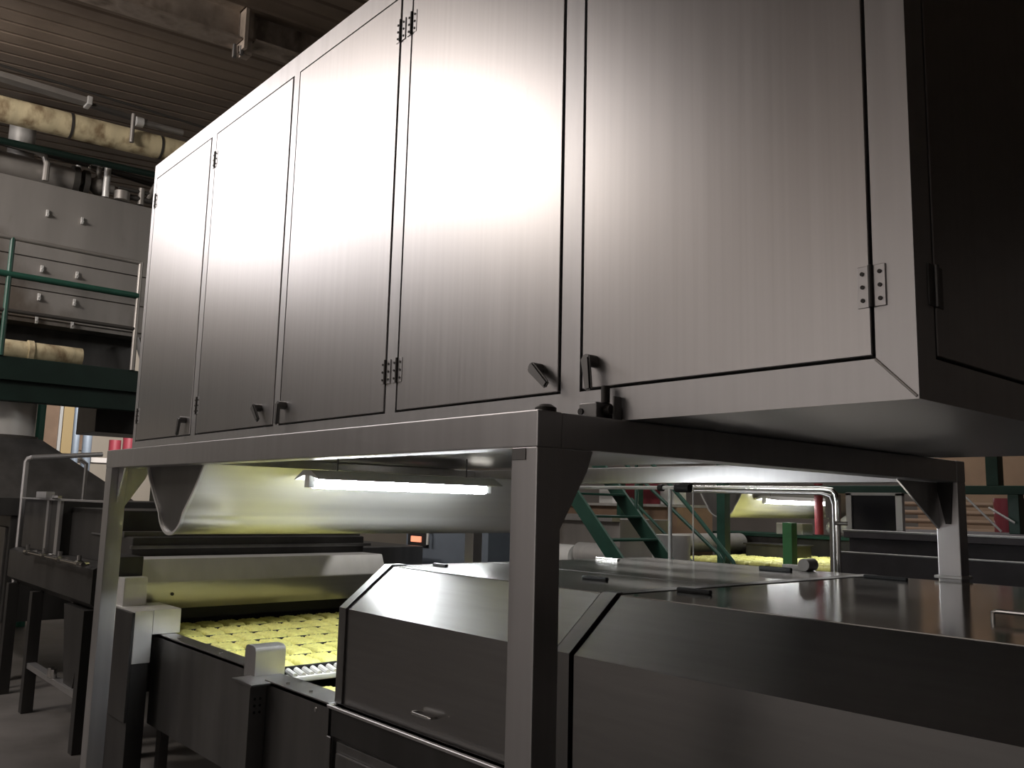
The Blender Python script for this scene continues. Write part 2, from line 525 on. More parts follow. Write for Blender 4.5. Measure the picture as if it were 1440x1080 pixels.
def hood(cx, y0, y1, zt, zb, hw, label, r=0.14):
    t = thing('air_hood', (cx, (y0 + y1) / 2, zb), label, 'hood')
    p = u_profile(cx, zt, zb, hw, r)
    obj('shell', MB().sheet(p, 'y', y0, y1, 0.004), STEEL_HOOD, t, None, 25)
    pin = u_profile(cx, zt, zb + 0.006, hw - 0.006, r)
    obj('end_panel', MB().prism(pin, 'y', y0 + 0.006, y0 + 0.012), STEEL_DARK, t)
    obj('end_panel', MB().prism(pin, 'y', y1 - 0.012, y1 - 0.006), STEEL_DARK, t)
    obj('rim', MB().sheet(u_profile(cx, zt, zb - 0.004, hw + 0.004, r), 'y', y0 - 0.006, y0 + 0.006, 0.012), STEEL_WHITE, t, None, 25)
    return t


hood(-4.02, 1.47, 3.66, 1.74, 1.428, 0.355, 'large steel U-shaped air hood hanging under the frame behind the lit lamp')


def batten(cx, y0, y1, z, label, tube_mat, s=1.0, wire_top=None):
    t = thing('batten_lamp', (cx, (y0 + y1) / 2, z), label, 'lamp')
    obj('housing', MB().prism([(cx + u * s, z + v * s) for u, v in ((-0.095, 0.016), (-0.03, 0.05), (0.03, 0.05), (0.095, 0.016), (0.093, 0.013), (0.028, 0.03), (-0.028, 0.03), (-0.093, 0.013))], 'y', y0 - 0.03 * s, y1 + 0.03 * s), WHITE, t)
    obj('tube', MB().cyl((cx, y0, z), (cx, y1, z), 0.02 * s, 16), tube_mat, t)
    for yy, e in ((y0, -1), (y1, 1)):
        obj('lamp_holder', MB().box(cx - 0.018 * s, yy, z - 0.018 * s, cx + 0.018 * s, yy + e * 0.028 * s, z + 0.03 * s, 0.004), WHITE, t)
    if wire_top:
        for yy in (y0 + 0.12, y1 - 0.12):
            obj('hanger', MB().cyl((cx, yy, z + 0.04 * s), (cx, yy, wire_top), 0.004, 8), STEEL_DARK, t)
    return t


batten(-3.5, 1.895, 2.88, 1.672, 'lit fluorescent batten lamp hanging below the front of the cabinet', TUBE, 1.15, 1.824)

# ------------------------------------------------------------------ noodle conveyor
cv = thing('noodle_conveyor', (-4.6, 2.6, 0), 'open belt conveyor with steel side panels carrying rows of yellow noodles', 'conveyor')
obj('side_panel', MB().box(-5.05, 1.80, 0.36, -3.87, 1.83, 0.845, 0.004).box(-5.05, 1.80, 0.825, -3.87, 1.89, 0.847, 0.004), STEEL_DARK, cv)
obj('side_panel', MB().box(-5.6, 3.46, 0.36, -3.12, 3.49, 0.845, 0.004), STEEL_DARK, cv)
obj('side_panel', MB().box(-3.66, 1.80, 0.25, -3.1, 1.83, 0.815, 0.004).box(-3.66, 1.80, 0.795, -3.1, 1.93, 0.817, 0.004), STEEL_DARK, cv)
obj('corner_box', MB().box(-3.79, 1.72, 0.25, -3.63, 1.80, 0.8, 0.004).box(-3.8, 1.71, 0.8, -3.6, 1.93, 0.812, 0.003), STEEL_DARK, cv)
mb = MB()
for i in range(2):
    for j in range(3):
        mb.cyl((-3.6315, 1.745 + i * 0.025, 0.745 - j * 0.028), (-3.6285, 1.745 + i * 0.025, 0.745 - j * 0.028), 0.006, 8)
obj('vent_hole', mb, DARKHOLE, cv)
mb = MB()
pr = [(-3.87, 0.80), (-3.76, 0.80), (-3.76, 0.915), (-3.767, 0.933), (-3.785, 0.94), (-3.845, 0.94), (-3.863, 0.933), (-3.87, 0.915)]
mb.prism(pr, 'y', 1.80, 1.945)
obj('end_cover', mb, STEEL_FRAME, cv)
obj('belt', MB().box(-5.6, 1.86, 0.785, -3.86, 3.46, 0.80), BELT, cv)
obj('belt', MB().box(-3.69, 1.86, 0.72, -3.12, 3.46, 0.735), BELT, cv)
mb = MB()
mb.box(-3.78, 1.955, 0.775, -3.70, 3.45, 0.80, 0.006)
obj('discharge_bar', mb, WHITE, cv)
mb = MB()
y = 1.975
while y < 3.44:
    mb.cyl((-3.79, y, 0.815), (-3.715, y, 0.802), 0.013, 8)
    y += 0.042
o = obj('ribbed_roller', mb, WHITE, cv)
for xx in (-5.0, -3.2):
    for yy in (1.84, 3.42):
        obj('leg', MB().box(xx, yy, 0.0, xx + 0.06, yy + 0.05, 0.5, 0.003), STEEL_DARK, cv)
obj('under_tray', MB().box(-5.05, 1.9, 0.52, -3.12, 3.44, 0.54), STEEL_NEAR_BLACK, cv)
for xx in (-4.75, -4.2, -3.5, -3.3):
    z = 0.847 if xx < -3.8 else 0.817
    obj('bolt', MB().cyl((xx, 1.83, z), (xx, 1.83, z + 0.008), 0.009, 8), CHROME, cv)
obj('bolt', MB().cyl((-3.2, 1.797, 0.775), (-3.2, 1.80, 0.775), 0.008, 8), CHROME, cv)


def noodle_mesh(k, lx=0.224, ly=0.116, h=0.034):
    rnd = random.Random(k)
    bm = bmesh.new()
    nx, ny = 22, 14
    ph = [rnd.uniform(0, 6.28) for _ in range(6)]
    grid = []
    for i in range(nx + 1):
        row = []
        for j in range(ny + 1):
            u, v = i / nx * 2 - 1, j / ny * 2 - 1
            e = max(abs(u) ** 5, abs(v) ** 5)
            edge = (1 - min(1, abs(u) ** 7)) ** 0.5 * (1 - min(1, abs(v) ** 7)) ** 0.5
            wob = 1 + 0.025 * math.sin(9 * v + ph[0]) * abs(u) + 0.02 * math.sin(8 * u + ph[1]) * abs(v)
            z = h * (0.35 + 0.65 * edge) + 0.0035 * math.sin(17 * u + 3 * math.sin(8 * v + ph[2]) + ph[3]) * edge + 0.003 * math.sin(13 * v + 3 * math.sin(10 * u + ph[4])) * edge + rnd.uniform(-0.002, 0.002)
            if e > 0.98:
                z = h * 0.3
            row.append(bm.verts.new((u * lx / 2 * wob + rnd.uniform(-0.002, 0.002), v * ly / 2 * wob + rnd.uniform(-0.002, 0.002), z)))
        grid.append(row)
    for i in range(nx):
        for j in range(ny):
            bm.faces.new((grid[i][j], grid[i + 1][j], grid[i + 1][j + 1], grid[i][j + 1]))
    rim = [grid[i][0] for i in range(nx)] + [grid[nx][j] for j in range(ny)] + [grid[i][ny] for i in range(nx, 0, -1)] + [grid[0][j] for j in range(ny, 0, -1)]
    bot = [bm.verts.new((v.co.x * 0.95, v.co.y * 0.95, 0)) for v in rim]
    n = len(rim)
    for i in range(n):
        bm.faces.new((rim[i], bot[i], bot[(i + 1) % n], rim[(i + 1) % n]))
    bm.faces.new(bot)
    bmesh.ops.recalc_face_normals(bm, faces=bm.faces[:])
    me = bpy.data.meshes.new('noodle_cake')
    bm.to_mesh(me)
    bm.free()
    me.materials.append(NOODLE)
    for p in me.polygons:
        p.use_smooth = True
    return me


for xr in (-5.33, -5.055, -4.78, -4.505, -4.23, -3.965):
    obj('row_shadow_bar', MB().box(xr + 0.118, 1.88, 0.80, xr + 0.136, 3.44, 0.824, 0.003), BLACK, cv)  # added black bars, shadow lines at the feet of the cakes
noodles = [noodle_mesh(k) for k in range(4)]


def noodle(x, y, z, label, group, i):
    o = bpy.data.objects.new('noodle_cake', noodles[i % 4])
    C.objects.link(o)
    o.location = (x, y, z)
    o.rotation_euler = (0, 0, random.uniform(-0.03, 0.03) + (math.pi if random.random() < 0.5 else 0))
    tag(o, label, 'noodles', group)


cnt = 0
for r, xr in enumerate((-5.33, -5.055, -4.78, -4.505, -4.23, -3.965)):
    ymax = {0: 3.25, 1: 3.15, 2: 3.0, 3: 2.8, 4: 2.65, 5: 2.5}[r]
    y = 1.965 + 0.03 * (r % 2)
    while y < ymax:
        noodle(xr + random.uniform(-0.008, 0.008), y, 0.80, 'yellow noodle cake lying in the packed rows on the upper conveyor belt', 'noodle cakes on the upper belt', cnt)
        cnt += 1
        y += 0.137
for r, xr in enumerate((-3.50, -3.24)):
    y = 2.04 + 0.04 * r
    while y < 2.6:
        noodle(xr, y, 0.735, 'yellow noodle cake on the lower belt past the white discharge bar', 'noodle cakes on the lower belt', cnt)
        cnt += 1
        y += 0.137

# cross cover over the belt inlet
t = thing('inlet_cover', (-5.4, 2.6, 0.86), 'bright steel cross cover with two stepped panels above the noodle rows', 'cover')
obj('upper_panel', MB().prism([(-5.62, 1.225), (-5.36, 1.225), (-5.30, 1.1), (-5.30, 1.09), (-5.62, 1.09)], 'y', 1.80, 3.48), STEEL_WHITE, t)
obj('lower_panel', MB().prism([(-5.62, 1.09), (-5.325, 1.09), (-5.325, 1.0), (-5.36, 0.93), (-5.62, 0.93)], 'y', 1.81, 3.48), STEEL_HOOD, t)
obj('end_block', MB().box(-5.62, 1.655, 1.135, -5.30, 1.80, 1.245, 0.003), STEEL_NEAR_BLACK, t)
obj('end_plate', MB().box(-5.5, 1.67, 0.86, -5.2, 1.80, 1.135, 0.004), STEEL_WHITE, t)
obj('corner_box', MB().box(-5.3, 1.66, 0.70, -4.95, 1.758, 0.978, 0.004).box(-5.3, 1.758, 0.848, -4.95, 1.91, 0.98, 0.004), STEEL_WHITE, t)
obj('shaded_column_foot', MB().box(-5.3, 1.662, 0.0, -4.96, 1.756, 0.70, 0.004), STEEL_NEAR_BLACK, t)  # column foot in near-black, its cast shadow put into the colour
obj('side_plate', MB().box(-5.62, 1.645, 0.40, -4.952, 1.66, 0.97, 0.002, 1), STEEL_NEAR_BLACK, t)
obj('inlet_shadow_strip', MB().box(-5.45, 1.9, 0.86, -5.43, 3.46, 0.94), BLACK, t)  # black strip added as the shadow beneath the lower panel
obj('screw', MB().cyl((-5.325, 1.99, 1.02), (-5.318, 1.99, 1.02), 0.01, 10), PIPE_DARK, t)

# dark machine box just behind the inlet cover
t = thing('dark_machine', (-6.0, 2.7, 0.9), 'dark low machine housing behind the inlet cover under the air hood', 'machine')
obj('body', MB().box(-5.87, 1.84, 0.4, -5.64, 3.5, 1.34, 0.01), STEEL_NEAR_BLACK, t)
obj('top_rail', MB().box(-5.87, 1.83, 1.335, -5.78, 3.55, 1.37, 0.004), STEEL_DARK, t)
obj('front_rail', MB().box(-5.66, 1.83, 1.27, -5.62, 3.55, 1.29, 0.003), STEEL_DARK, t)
obj('leg', MB().box(-5.8, 1.9, 0, -5.7, 2.0, 0.42), STEEL_NEAR_BLACK, t)
obj('leg', MB().box(-5.8, 3.35, 0, -5.7, 3.45, 0.42), STEEL_NEAR_BLACK, t)

# ------------------------------------------------------------------ machine covers in front
prof = [(1.83, 0.815), (1.83, 1.178), (2.03, 1.335), (3.68, 1.335), (3.68, 0.815)]


def cover(x0, x1, label):
    t = thing('machine_cover', ((x0 + x1) / 2, 2.7, 0.815), label, 'cover')
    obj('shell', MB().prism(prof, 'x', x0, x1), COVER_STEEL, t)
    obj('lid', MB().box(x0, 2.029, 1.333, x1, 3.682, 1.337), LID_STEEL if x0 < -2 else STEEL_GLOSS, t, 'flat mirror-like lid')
    return t


def bar_handle(parent, p, q, off, r=0.006, m=None):
    """bar handle: two short feet and a round bar"""
    p, q, off = Vector(p), Vector(q), Vector(off)
    obj('handle', MB().tube([p, p + off * 0.85, p + off + (q - p) * 0.08, q + off - (q - p) * 0.08, q + off * 0.85, q], r, 10), m or STEEL_DARK, parent)


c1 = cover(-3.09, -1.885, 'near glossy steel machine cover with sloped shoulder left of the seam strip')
obj('end_frame', MB().prism([(1.822, 0.82), (1.822, 1.181), (2.026, 1.343), (2.1, 1.343), (2.1, 1.335), (2.03, 1.334), (1.831, 1.177), (1.831, 0.82)], 'x', -3.095, -3.045), STEEL_DARK, c1)
bar_handle(c1, (-2.55, 1.83, 0.885), (-2.44, 1.83, 0.885), (0, -0.03, 0), 0.005, CHROME)


def flat_handle(parent, x0, x1, y, m, hh=0.014):
    obj('handle', MB().box(x0, y - 0.009, 1.336, x1, y + 0.009, 1.337 + hh, 0.005), m, parent)


flat_handle(c1, -2.99, -2.9, 2.2, BLACK)
flat_handle(c1, -2.26, -2.14, 2.34, BLACK)
flat_handle(c1, -3.05, -2.9, 3.25, CHROME)
flat_handle(c1, -2.24, -2.08, 3.45, BLACK, 0.02)
obj('lid_lip', MB().box(-3.09, 2.6, 1.335, -1.9, 2.606, 1.338), STEEL_DARK, c1)
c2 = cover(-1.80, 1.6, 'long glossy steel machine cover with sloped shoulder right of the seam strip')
flat_handle(c2, -1.79, -1.66, 2.29, BLACK)
flat_handle(c2, -1.78, -1.6, 3.5, BLACK)
bar_handle(c2, (-0.9, 2.44, 1.335), (-0.75, 2.44, 1.335), (0, 0, 0.025), 0.006, CHROME)
o = obj('seam_strip', MB().prism([(1.822, 0.815), (1.822, 1.182), (2.025, 1.342), (2.05, 1.342), (2.05, 1.3), (1.86, 1.14), (1.86, 0.815)], 'x', -1.872, -1.812).prism([(2.05, 1.31), (2.05, 1.339), (3.68, 1.339), (3.68, 1.31)], 'x', -1.872, -1.812), STEEL_DARK)
tag(o, 'narrow folded steel strip in the seam between the two machine covers', 'strip')
t = thing('cover_base', (-0.8, 2.7, 0), 'dark steel base cabinet with recessed panels under the machine covers', 'base')
mb = MB()
mb.box(-3.08, 1.81, 0.05, 1.6, 3.7, 0.70).box(-3.08, 1.80, 0.70, 1.6, 3.7, 0.8145, 0.004)
obj('body', mb, STEEL_NEAR_BLACK, t)
obj('ledge', MB().box(-3.1, 1.79, 0.802, 1.6, 1.829, 0.8145, 0.002, 1), STEEL_FRAME, t)
x = -3.06
while x < 1.4:
    obj('recessed_panel', MB().box(x + 0.03, 1.80, 0.2, x + 1.1, 1.812, 0.69, 0.004).box(x + 0.05, 1.785, 0.2, x + 1.08, 1.80, 0.655, 0.006), STEEL_DARK, t)
    x += 1.16
obj('rib', MB().box(-3.09, 1.79, 0.05, -3.06, 1.80, 0.70, 0.002, 1), STEEL_DARK, t)

# ------------------------------------------------------------------ fryer line running off to the left
t = thing('fryer_machine', (-6.9, 2.6, 0), 'dark steel fryer tank on legs with pipe rail left of the support frame', 'machine')
obj('tank', MB().prism([(1.78, 0.86), (1.70, 0.92), (1.70, 1.13), (1.74, 1.15), (3.5, 1.15), (3.5, 0.86)], 'x', -8.2, -5.9), STEEL_NEAR_BLACK, t)
obj('hopper', MB().prism([(-6.55, 0.86), (-6.05, 0.86), (-6.2, 0.35), (-6.4, 0.35)], 'y', 1.72, 2.3), STEEL_NEAR_BLACK, t)
for xx in (-8.1, -7.33, -6.02):
    obj('leg', MB().box(xx - 0.04, 1.69, 0.0, xx + 0.04, 1.77, 0.87, 0.003), STEEL_NEAR_BLACK, t)
obj('cross_bar', MB().box(-7.3, 1.70, 0.32, -6.05, 1.76, 0.36, 0.003), STEEL_FRAME, t)
for xx in (-6.68, -6.6):
    obj('foot_valve', MB().cyl((xx, 1.71, 0.355), (xx, 1.71, 0.42), 0.021, 10), CHROME, t)
obj('upper_housing', MB().box(-8.2, 1.78, 1.15, -7.05, 3.4, 1.55, 0.01).box(-7.05, 1.85, 1.15, -5.9, 3.4, 1.50, 0.006), STEEL_NEAR_BLACK, t)
obj('corner_trim', MB().box(-7.42, 1.76, 1.15, -7.36, 1.785, 1.55, 0.003), STEEL_FRAME, t)
obj('corner_trim', MB().box(-7.12, 1.76, 1.15, -7.04, 1.785, 1.55, 0.003), STEEL_FRAME, t)
obj('top_rail', MB().box(-8.2, 1.75, 1.545, -5.9, 1.80, 1.56, 0.003).box(-7.6, 1.72, 1.56, -7.3, 1.78, 1.61, 0.004), STEEL_FRAME, t)
obj('latch', MB().box(-7.16, 1.73, 1.555, -7.0, 1.76, 1.585, 0.004), CHROME, t)
pr_ = obj('pipe_rail', MB().cyl((-7.35, 1.64, 1.16), (-5.9, 1.64, 1.16), 0.016, 12), CHROME, t)
ORIGIN[pr_.name] = ORIGIN[t.name]
for xx in (-7.33, -6.85, -6.45, -6.0):
    obj('fitting', MB().cyl((xx - 0.03, 1.64, 1.16), (xx + 0.03, 1.64, 1.16), 0.026, 10).cyl((xx, 1.64, 1.16), (xx, 1.70, 1.16), 0.014, 8).cyl((xx, 1.64, 1.16), (xx, 1.64, 1.215), 0.014, 8), CHROME, pr_)
obj('level_line', MB().cyl((-6.5, 1.845, 1.33), (-5.9, 1.845, 1.33), 0.008, 8), STEEL_DARK, t)

t = thing('pipe_guard', (-7.6, 1.75, 0), 'thin steel pipe guard rail standing beside the fryer housing', 'rail')
obj('rail', MB().tube([(-8.3, 1.78, 0.0), (-8.3, 1.78, 1.86), (-8.29, 1.79, 1.885), (-8.26, 1.81, 1.895), (-8.3, 2.38, 1.955)], 0.022, 10), STEEL_FRAME, t)
obj('rail', MB().tube([(-8.28, 2.2, 1.9), (-8.28, 2.25, 1.86), (-8.28, 2.25, 0.3)], 0.018, 10), STEEL_DARK, t)

t = thing('exhaust_cone', (-9.4, 2.0, 1.2), 'round steel exhaust duct with a wide square cone hood below the platform', 'hood')
mb = MB().cyl((-9.45, 1.78, 2.1), (-9.45, 1.78, 2.695), 0.29, 32)
obj('duct', mb, STEEL_WHITE, t)
obj('collar', MB().cyl((-9.45, 1.78, 2.09), (-9.45, 1.78, 2.13), 0.32, 32), PIPE_DARK, t)
mb = MB()
bmm = mb.bm
lo = [bmm.verts.new(p) for p in ((-9.9, 1.0, 1.55), (-8.5, 1.0, 1.55), (-8.5, 2.75, 1.55), (-9.9, 2.75, 1.55))]
hi = [bmm.verts.new(p) for p in ((-9.65, 1.5, 2.1), (-9.12, 1.5, 2.1), (-9.12, 2.06, 2.1), (-9.65, 2.06, 2.1))]
bmm.faces.new(lo)
bmm.faces.new(hi)
for i in range(4):
    bmm.faces.new((lo[i], lo[(i + 1) % 4], hi[(i + 1) % 4], hi[i]))
obj('cone', mb, STEEL_DARK, t)
obj('skirt', MB().box(-9.9, 1.0, 1.40, -8.5, 2.75, 1.55, 0.004), STEEL_NEAR_BLACK, t)

t = thing('oven_machine', (-9.3, 2.4, 0), 'dark machine body under the exhaust cone at the far left', 'machine')
obj('body', MB().box(-11.0, 1.75, 0.5, -8.52, 3.4, 1.40, 0.01), STEEL_NEAR_BLACK, t)
obj('panel', MB().box(-10.0, 1.73, 0.62, -9.1, 1.75, 1.3, 0.004), STEEL_DARK, t)
obj('panel', MB().box(-9.0, 1.73, 0.62, -8.58, 1.75, 1.3, 0.004), STEEL_DARK, t)
for xx in (-10.6, -8.7):
    obj('leg', MB().box(xx, 1.78, 0, xx + 0.1, 1.88, 0.52), STEEL_DARK, t)
    obj('leg', MB().box(xx, 3.2, 0, xx + 0.1, 3.3, 0.52), STEEL_DARK, t)

# ------------------------------------------------------------------ raised platform with rails
t = thing('raised_platform', (-9.6, 2.5, 0), 'dark green steel walkway platform with pipe guard rails', 'platform')
obj('deck', MB().box(-10.4, -1.0, 2.70, -9.02, 3.7, 2.835, 0.005), GREEN_DARK, t)
obj('edge_beam', MB().box(-9.12, -1.0, 2.43, -9.0, 3.3, 2.84, 0.01).box(-9.02, -1.0, 2.62, -8.96, 3.3, 2.66), GREEN_DARK, t)
for yy in (1.63, 2.79, 0.4):
    obj('rail_post', MB().cyl((-9.0, yy, 2.84), (-9.0, yy, 3.95), 0.024, 12), GREEN if yy != 2.79 else PIPE_GREY, t)
obj('top_rail', MB().cyl((-9.0, -0.9, 3.955), (-9.0, 2.79, 3.945), 0.022, 12), PIPE_GREY, t)
obj('middle_rail', MB().cyl((-9.0, -0.9, 3.605), (-9.0, 2.79, 3.60), 0.032, 12), GREEN, t)
obj('lower_rail', MB().cyl((-9.0, -0.9, 3.265), (-9.0, 2.79, 3.26), 0.02, 12), PIPE_DARK, t)
for xx, yy in ((-9.2, -0.8), (-10.3, 3.6), (-10.3, -0.8)):
    obj('column', MB().box(xx - 0.07, yy - 0.07, 0, xx + 0.07, yy + 0.07, 2.71), GREEN, t)

t = thing('dryer_cabinet', (-10.2, 2.2, 3.0), 'stained grey steel dryer cabinet with paired latches behind the platform rail', 'cabinet')
k = 9.6 / 9.0
obj('body', MB().box(-10.9, -1.2, 3.29, -9.63, 3.16, 4.74), PANEL_GREY, t)
rows = [(4.74, 4.05), (4.045, 3.62), (3.615, 3.34), (3.335, 3.285)]
for z1_, z0_ in ((4.738, 3.955), (3.945, 3.63), (3.62, 3.335)):
    obj('panel', MB().box(-9.63, -1.2, z0_, -9.605, 3.14, z1_, 0.004), PANEL_GREY, t)
for zz in (2.652, 2.105, 1.832, 1.609):
    for yy in (1.891, 2.2):
        obj('latch', MB().box(-9.6, yy * k - 0.013, 1.6 + zz * k - 0.04, -9.575, yy * k + 0.013, 1.6 + zz * k + 0.035, 0.006).cyl((-9.6, yy * k, 1.6 + zz * k), (-9.55, yy * k, 1.6 + zz * k - 0.02), 0.012, 8), STEEL_WHITE, t)
obj('base', MB().box(-10.6, -1.2, 2.9, -9.9, 3.1, 3.3), STEEL_NEAR_BLACK, t)
obj('bracket', MB().tube([(-9.62, 3.0, 3.28), (-9.62, 3.12, 2.95)], 0.03, 8), STEEL_FRAME, t)
o = obj('process_pipe', MB().cyl((-9.55, 0.5, 2.98), (-9.55, 2.45, 2.98), 0.1, 20).cyl((-9.55, 1.95, 2.98), (-9.55, 2.0, 2.98), 0.115, 20), PIPE_LAG)
tag(o, 'pale lagged pipe lying on the platform deck under the dryer cabinet', 'pipe')
for yy, h in ((2.12, 0.0), (2.22, 0.02)):
    pass

# pipes above the dryer cabinet
t = thing('lagged_pipe', (-9.0, 1.5, 5.0), 'thick yellowed lagged pipe running under the brown ceiling', 'pipe')
obj('lagging', MB().cyl((-9.0, -0.5, 5.075), (-9.0, 3.4, 5.23), 0.122, 28), PIPE_LAG, t)
for yy in (2.0, 2.86):
    z = 5.075 + (yy + 0.5) / 3.9 * 0.155
    obj('band', MB().cyl((-9.0, yy, z), (-9.0, yy + 0.025, z + 0.001), 0.126, 28), PIPE_DARK, t)
mb = MB().cyl((-8.85, 2.55, 5.12), (-8.85, 2.55, 5.42), 0.022, 10)
tag(obj('pipe_hanger', mb, PIPE_GREY), 'short vertical steel hanger rod in front of the lagged pipe', 'hanger')

t = thing('steam_pipe', (-9.5, 1.2, 4.6), 'fat grey steam pipe with an end flange resting on the dryer cabinet', 'pipe')
obj('barrel', MB().cyl((-9.79, -0.6, 4.886), (-9.79, 2.25, 4.886), 0.14, 28), PIPE_GREY, t)
obj('flange', MB().cyl((-9.79, 2.25, 4.9), (-9.79, 2.31, 4.9), 0.158, 24), PIPE_DARK, t)
obj('flange', MB().cyl((-9.79, 2.36, 4.895), (-9.79, 2.41, 4.895), 0.145, 24), PIPE_DARK, t)
obj('flange', MB().cyl((-9.79, 1.47, 4.898), (-9.79, 1.53, 4.898), 0.155, 24), PIPE_DARK, t)
vl = obj('valve', MB().sph((-9.79, 2.52, 4.9), 0.1, 16).cyl((-9.79, 2.3, 4.9), (-9.79, 2.68, 4.9), 0.05, 16).cyl((-9.79, 2.52, 4.9), (-9.79, 2.52, 5.12), 0.03, 12), PIPE_GREY, t)
ORIGIN[vl.name] = ORIGIN[t.name]
obj('hand_wheel', MB().tube([(-9.79 + 0.1 * math.cos(a), 2.52 + 0.1 * math.sin(a), 5.1) for a in [i * math.pi / 8 for i in range(17)]], 0.013, 8).cyl((-9.89, 2.52, 5.1), (-9.69, 2.52, 5.1), 0.01, 8), CHROME, vl)
t = thing('duct_riser', (-10.2, 1.8, 4.8), 'pale round duct rising behind the lagged pipe to the ceiling', 'duct')
obj('duct', MB().cyl((-10.3, 1.85, 4.745), (-10.3, 1.85, 5.75), 0.13, 24), STEEL_WHITE, t)
tag(obj('bent_pipe', MB().tube([(-9.55, -0.5, 5.12), (-9.55, 1.85, 5.03), (-9.55, 1.93, 5.0), (-9.55, 1.96, 4.93), (-9.55, 1.96, 4.745)], 0.032, 10), PIPE_GREY), 'thin bent steel pipe turning down onto the dryer cabinet beside the duct', 'pipe')
tag(obj('stand_pipe', MB().cyl((-9.62, 2.56, 4.745), (-9.62, 2.56, 5.12), 0.035, 12), STEEL_WHITE), 'bright vertical stand pipe on the dryer cabinet right of the valve', 'pipe')
tag(obj('stub_pipe', MB().cyl((-9.75, 2.3, 4.745), (-9.75, 2.3, 5.06), 0.028, 12), STEEL_WHITE), 'short bright vent stub standing above the valve handwheel', 'pipe')
tag(obj('green_pipe', MB().tube([(-9.36, -0.5, 4.90), (-9.36, 3.4, 5.05)], 0.035, 10), GREEN_DARK), 'thin dark green pipe running below the lagged pipe', 'pipe')
tag(obj('thin_pipe', MB().tube([(-10.1, -0.5, 5.22), (-10.1, 3.6, 5.22)], 0.03, 10), PIPE_DARK), 'thin dark pipe running level behind the duct riser', 'pipe')
tag(obj('thin_pipe', MB().tube([(-10.0, -0.5, 5.05), (-10.0, 2.0, 5.05)], 0.025, 10), PIPE_DARK), 'thin dark pipe ending at the bent pipe left of the valve', 'pipe')
tag(obj('thin_pipe', MB().tube([(-9.67, 2.57, 5.06), (-9.72, 3.3, 5.02), (-9.72, 3.3, 4.745)], 0.028, 10), PIPE_DARK), 'thin dark pipe sloping from the stand pipe towards the steel cabinet', 'pipe')
tag(obj('ceiling_conduit', MB().tube([(-9.2, -0.6, 5.66), (-9.2, 3.6, 5.66)], 0.014, 8), PIPE_DARK), 'thin black conduit line hanging under the ceiling above the unlit lamp', 'conduit')
tag(obj('ceiling_conduit', MB().tube([(-9.1, -0.6, 5.36), (-9.1, 1.4, 5.36)], 0.03, 8), PIPE_GREY), 'grey conduit between the lagged pipe and the unlit lamp', 'conduit')
t = thing('unlit_lamp', (-9.1, 1.4, 5.5), 'long unlit grey batten lamp hanging under the ceiling at far left', 'lamp')
obj('housing', MB().box(-9.15, -0.2, 5.47, -9.02, 2.15, 5.53, 0.01), PIPE_GREY, t)
obj('end_cap', MB().box(-9.16, 2.15, 5.455, -9.01, 2.2, 5.545, 0.01), STEEL_WHITE, t)
tag(obj('cable_tray', MB().box(-9.1, 2.2, 5.45, -9.04, 2.75, 5.49, 0.003), PIPE_DARK), 'dark cable tray continuing right of the long unlit lamp', 'tray')
t = thing('unlit_lamp', (-9.0, 2.9, 5.45), 'short unlit glass tube lamp beside the cabinet top corner', 'lamp')
obj('tube', MB().cyl((-9.0, 2.68, 5.42), (-9.0, 3.1, 5.44), 0.035, 14), PIPE_GREY, t)
obj('end_cap', MB().cyl((-9.0, 2.62, 5.417), (-9.0, 2.69, 5.42), 0.05, 14), STEEL_WHITE, t)
t = thing('pipe_manifold', (-9.6, 2.9, 4.7), 'tangle of small dark pipes and fittings on the dryer cabinet beside the steel cabinet', 'pipes')
obj('pipe', MB().tube([(-9.6, 2.68, 4.80), (-9.6, 3.3, 4.82)], 0.03, 10), PIPE_DARK, t)
obj('pipe', MB().tube([(-9.6, 2.68, 4.88), (-9.6, 3.3, 4.9)], 0.022, 10), PIPE_DARK, t)
obj('pipe', MB().tube([(-9.6, 2.98, 4.8), (-9.6, 3.05, 5.0), (-9.6, 3.3, 5.1)], 0.025, 10), PIPE_GREY, t)
obj('fitting', MB().cyl((-9.6, 2.72, 4.745), (-9.6, 2.72, 4.84), 0.08, 16).cyl((-9.6, 2.92, 4.745), (-9.6, 2.92, 4.93), 0.035, 12).cyl((-9.6, 3.08, 4.745), (-9.6, 3.08, 4.93), 0.035, 12), PIPE_GREY, t)

# ------------------------------------------------------------------ what shows under the platform at far left
tag(obj('green_column', MB().cyl((-12.0, 2.66, 0), (-12.0, 2.66, 2.9), 0.075, 20), mat('mid_green_paint', (0.03, 0.14, 0.095), 0.45)), 'round dark green column beside the exhaust cone under the platform', 'column')
tag(obj('blue_pipe', MB().cyl((-19.0, 4.92, 0), (-19.0, 4.92, 4.0), 0.07, 16), BLUE_GREY), 'pale blue-grey upright pipe in front of the far left wall, left of its pair', 'pipe')
tag(obj('blue_pipe', MB().cyl((-19.0, 5.14, 0), (-19.0, 5.14, 3.2), 0.09, 16), BLUE_GREY), 'pale blue-grey upright pipe in front of the far left wall, right of its pair', 'pipe')
t = thing('window_bay', (-23.8, 5.4, 0), 'cream framed bay with tan curtain strips on the bright far left wall', 'window')
obj('frame', MB().box(-23.95, 5.3, 1.9, -23.8, 5.38, 4.3).box(-23.95, 6.35, 1.9, -23.8, 6.43, 4.3).box(-23.95, 5.3, 4.2, -23.8, 6.43, 4.3).box(-23.95, 5.75, 1.9, -23.82, 5.82, 4.2), WHITE, t)
obj('curtain', MB().box(-23.9, 5.85, 2.6, -23.86, 6.1, 4.1), CREAM, t)
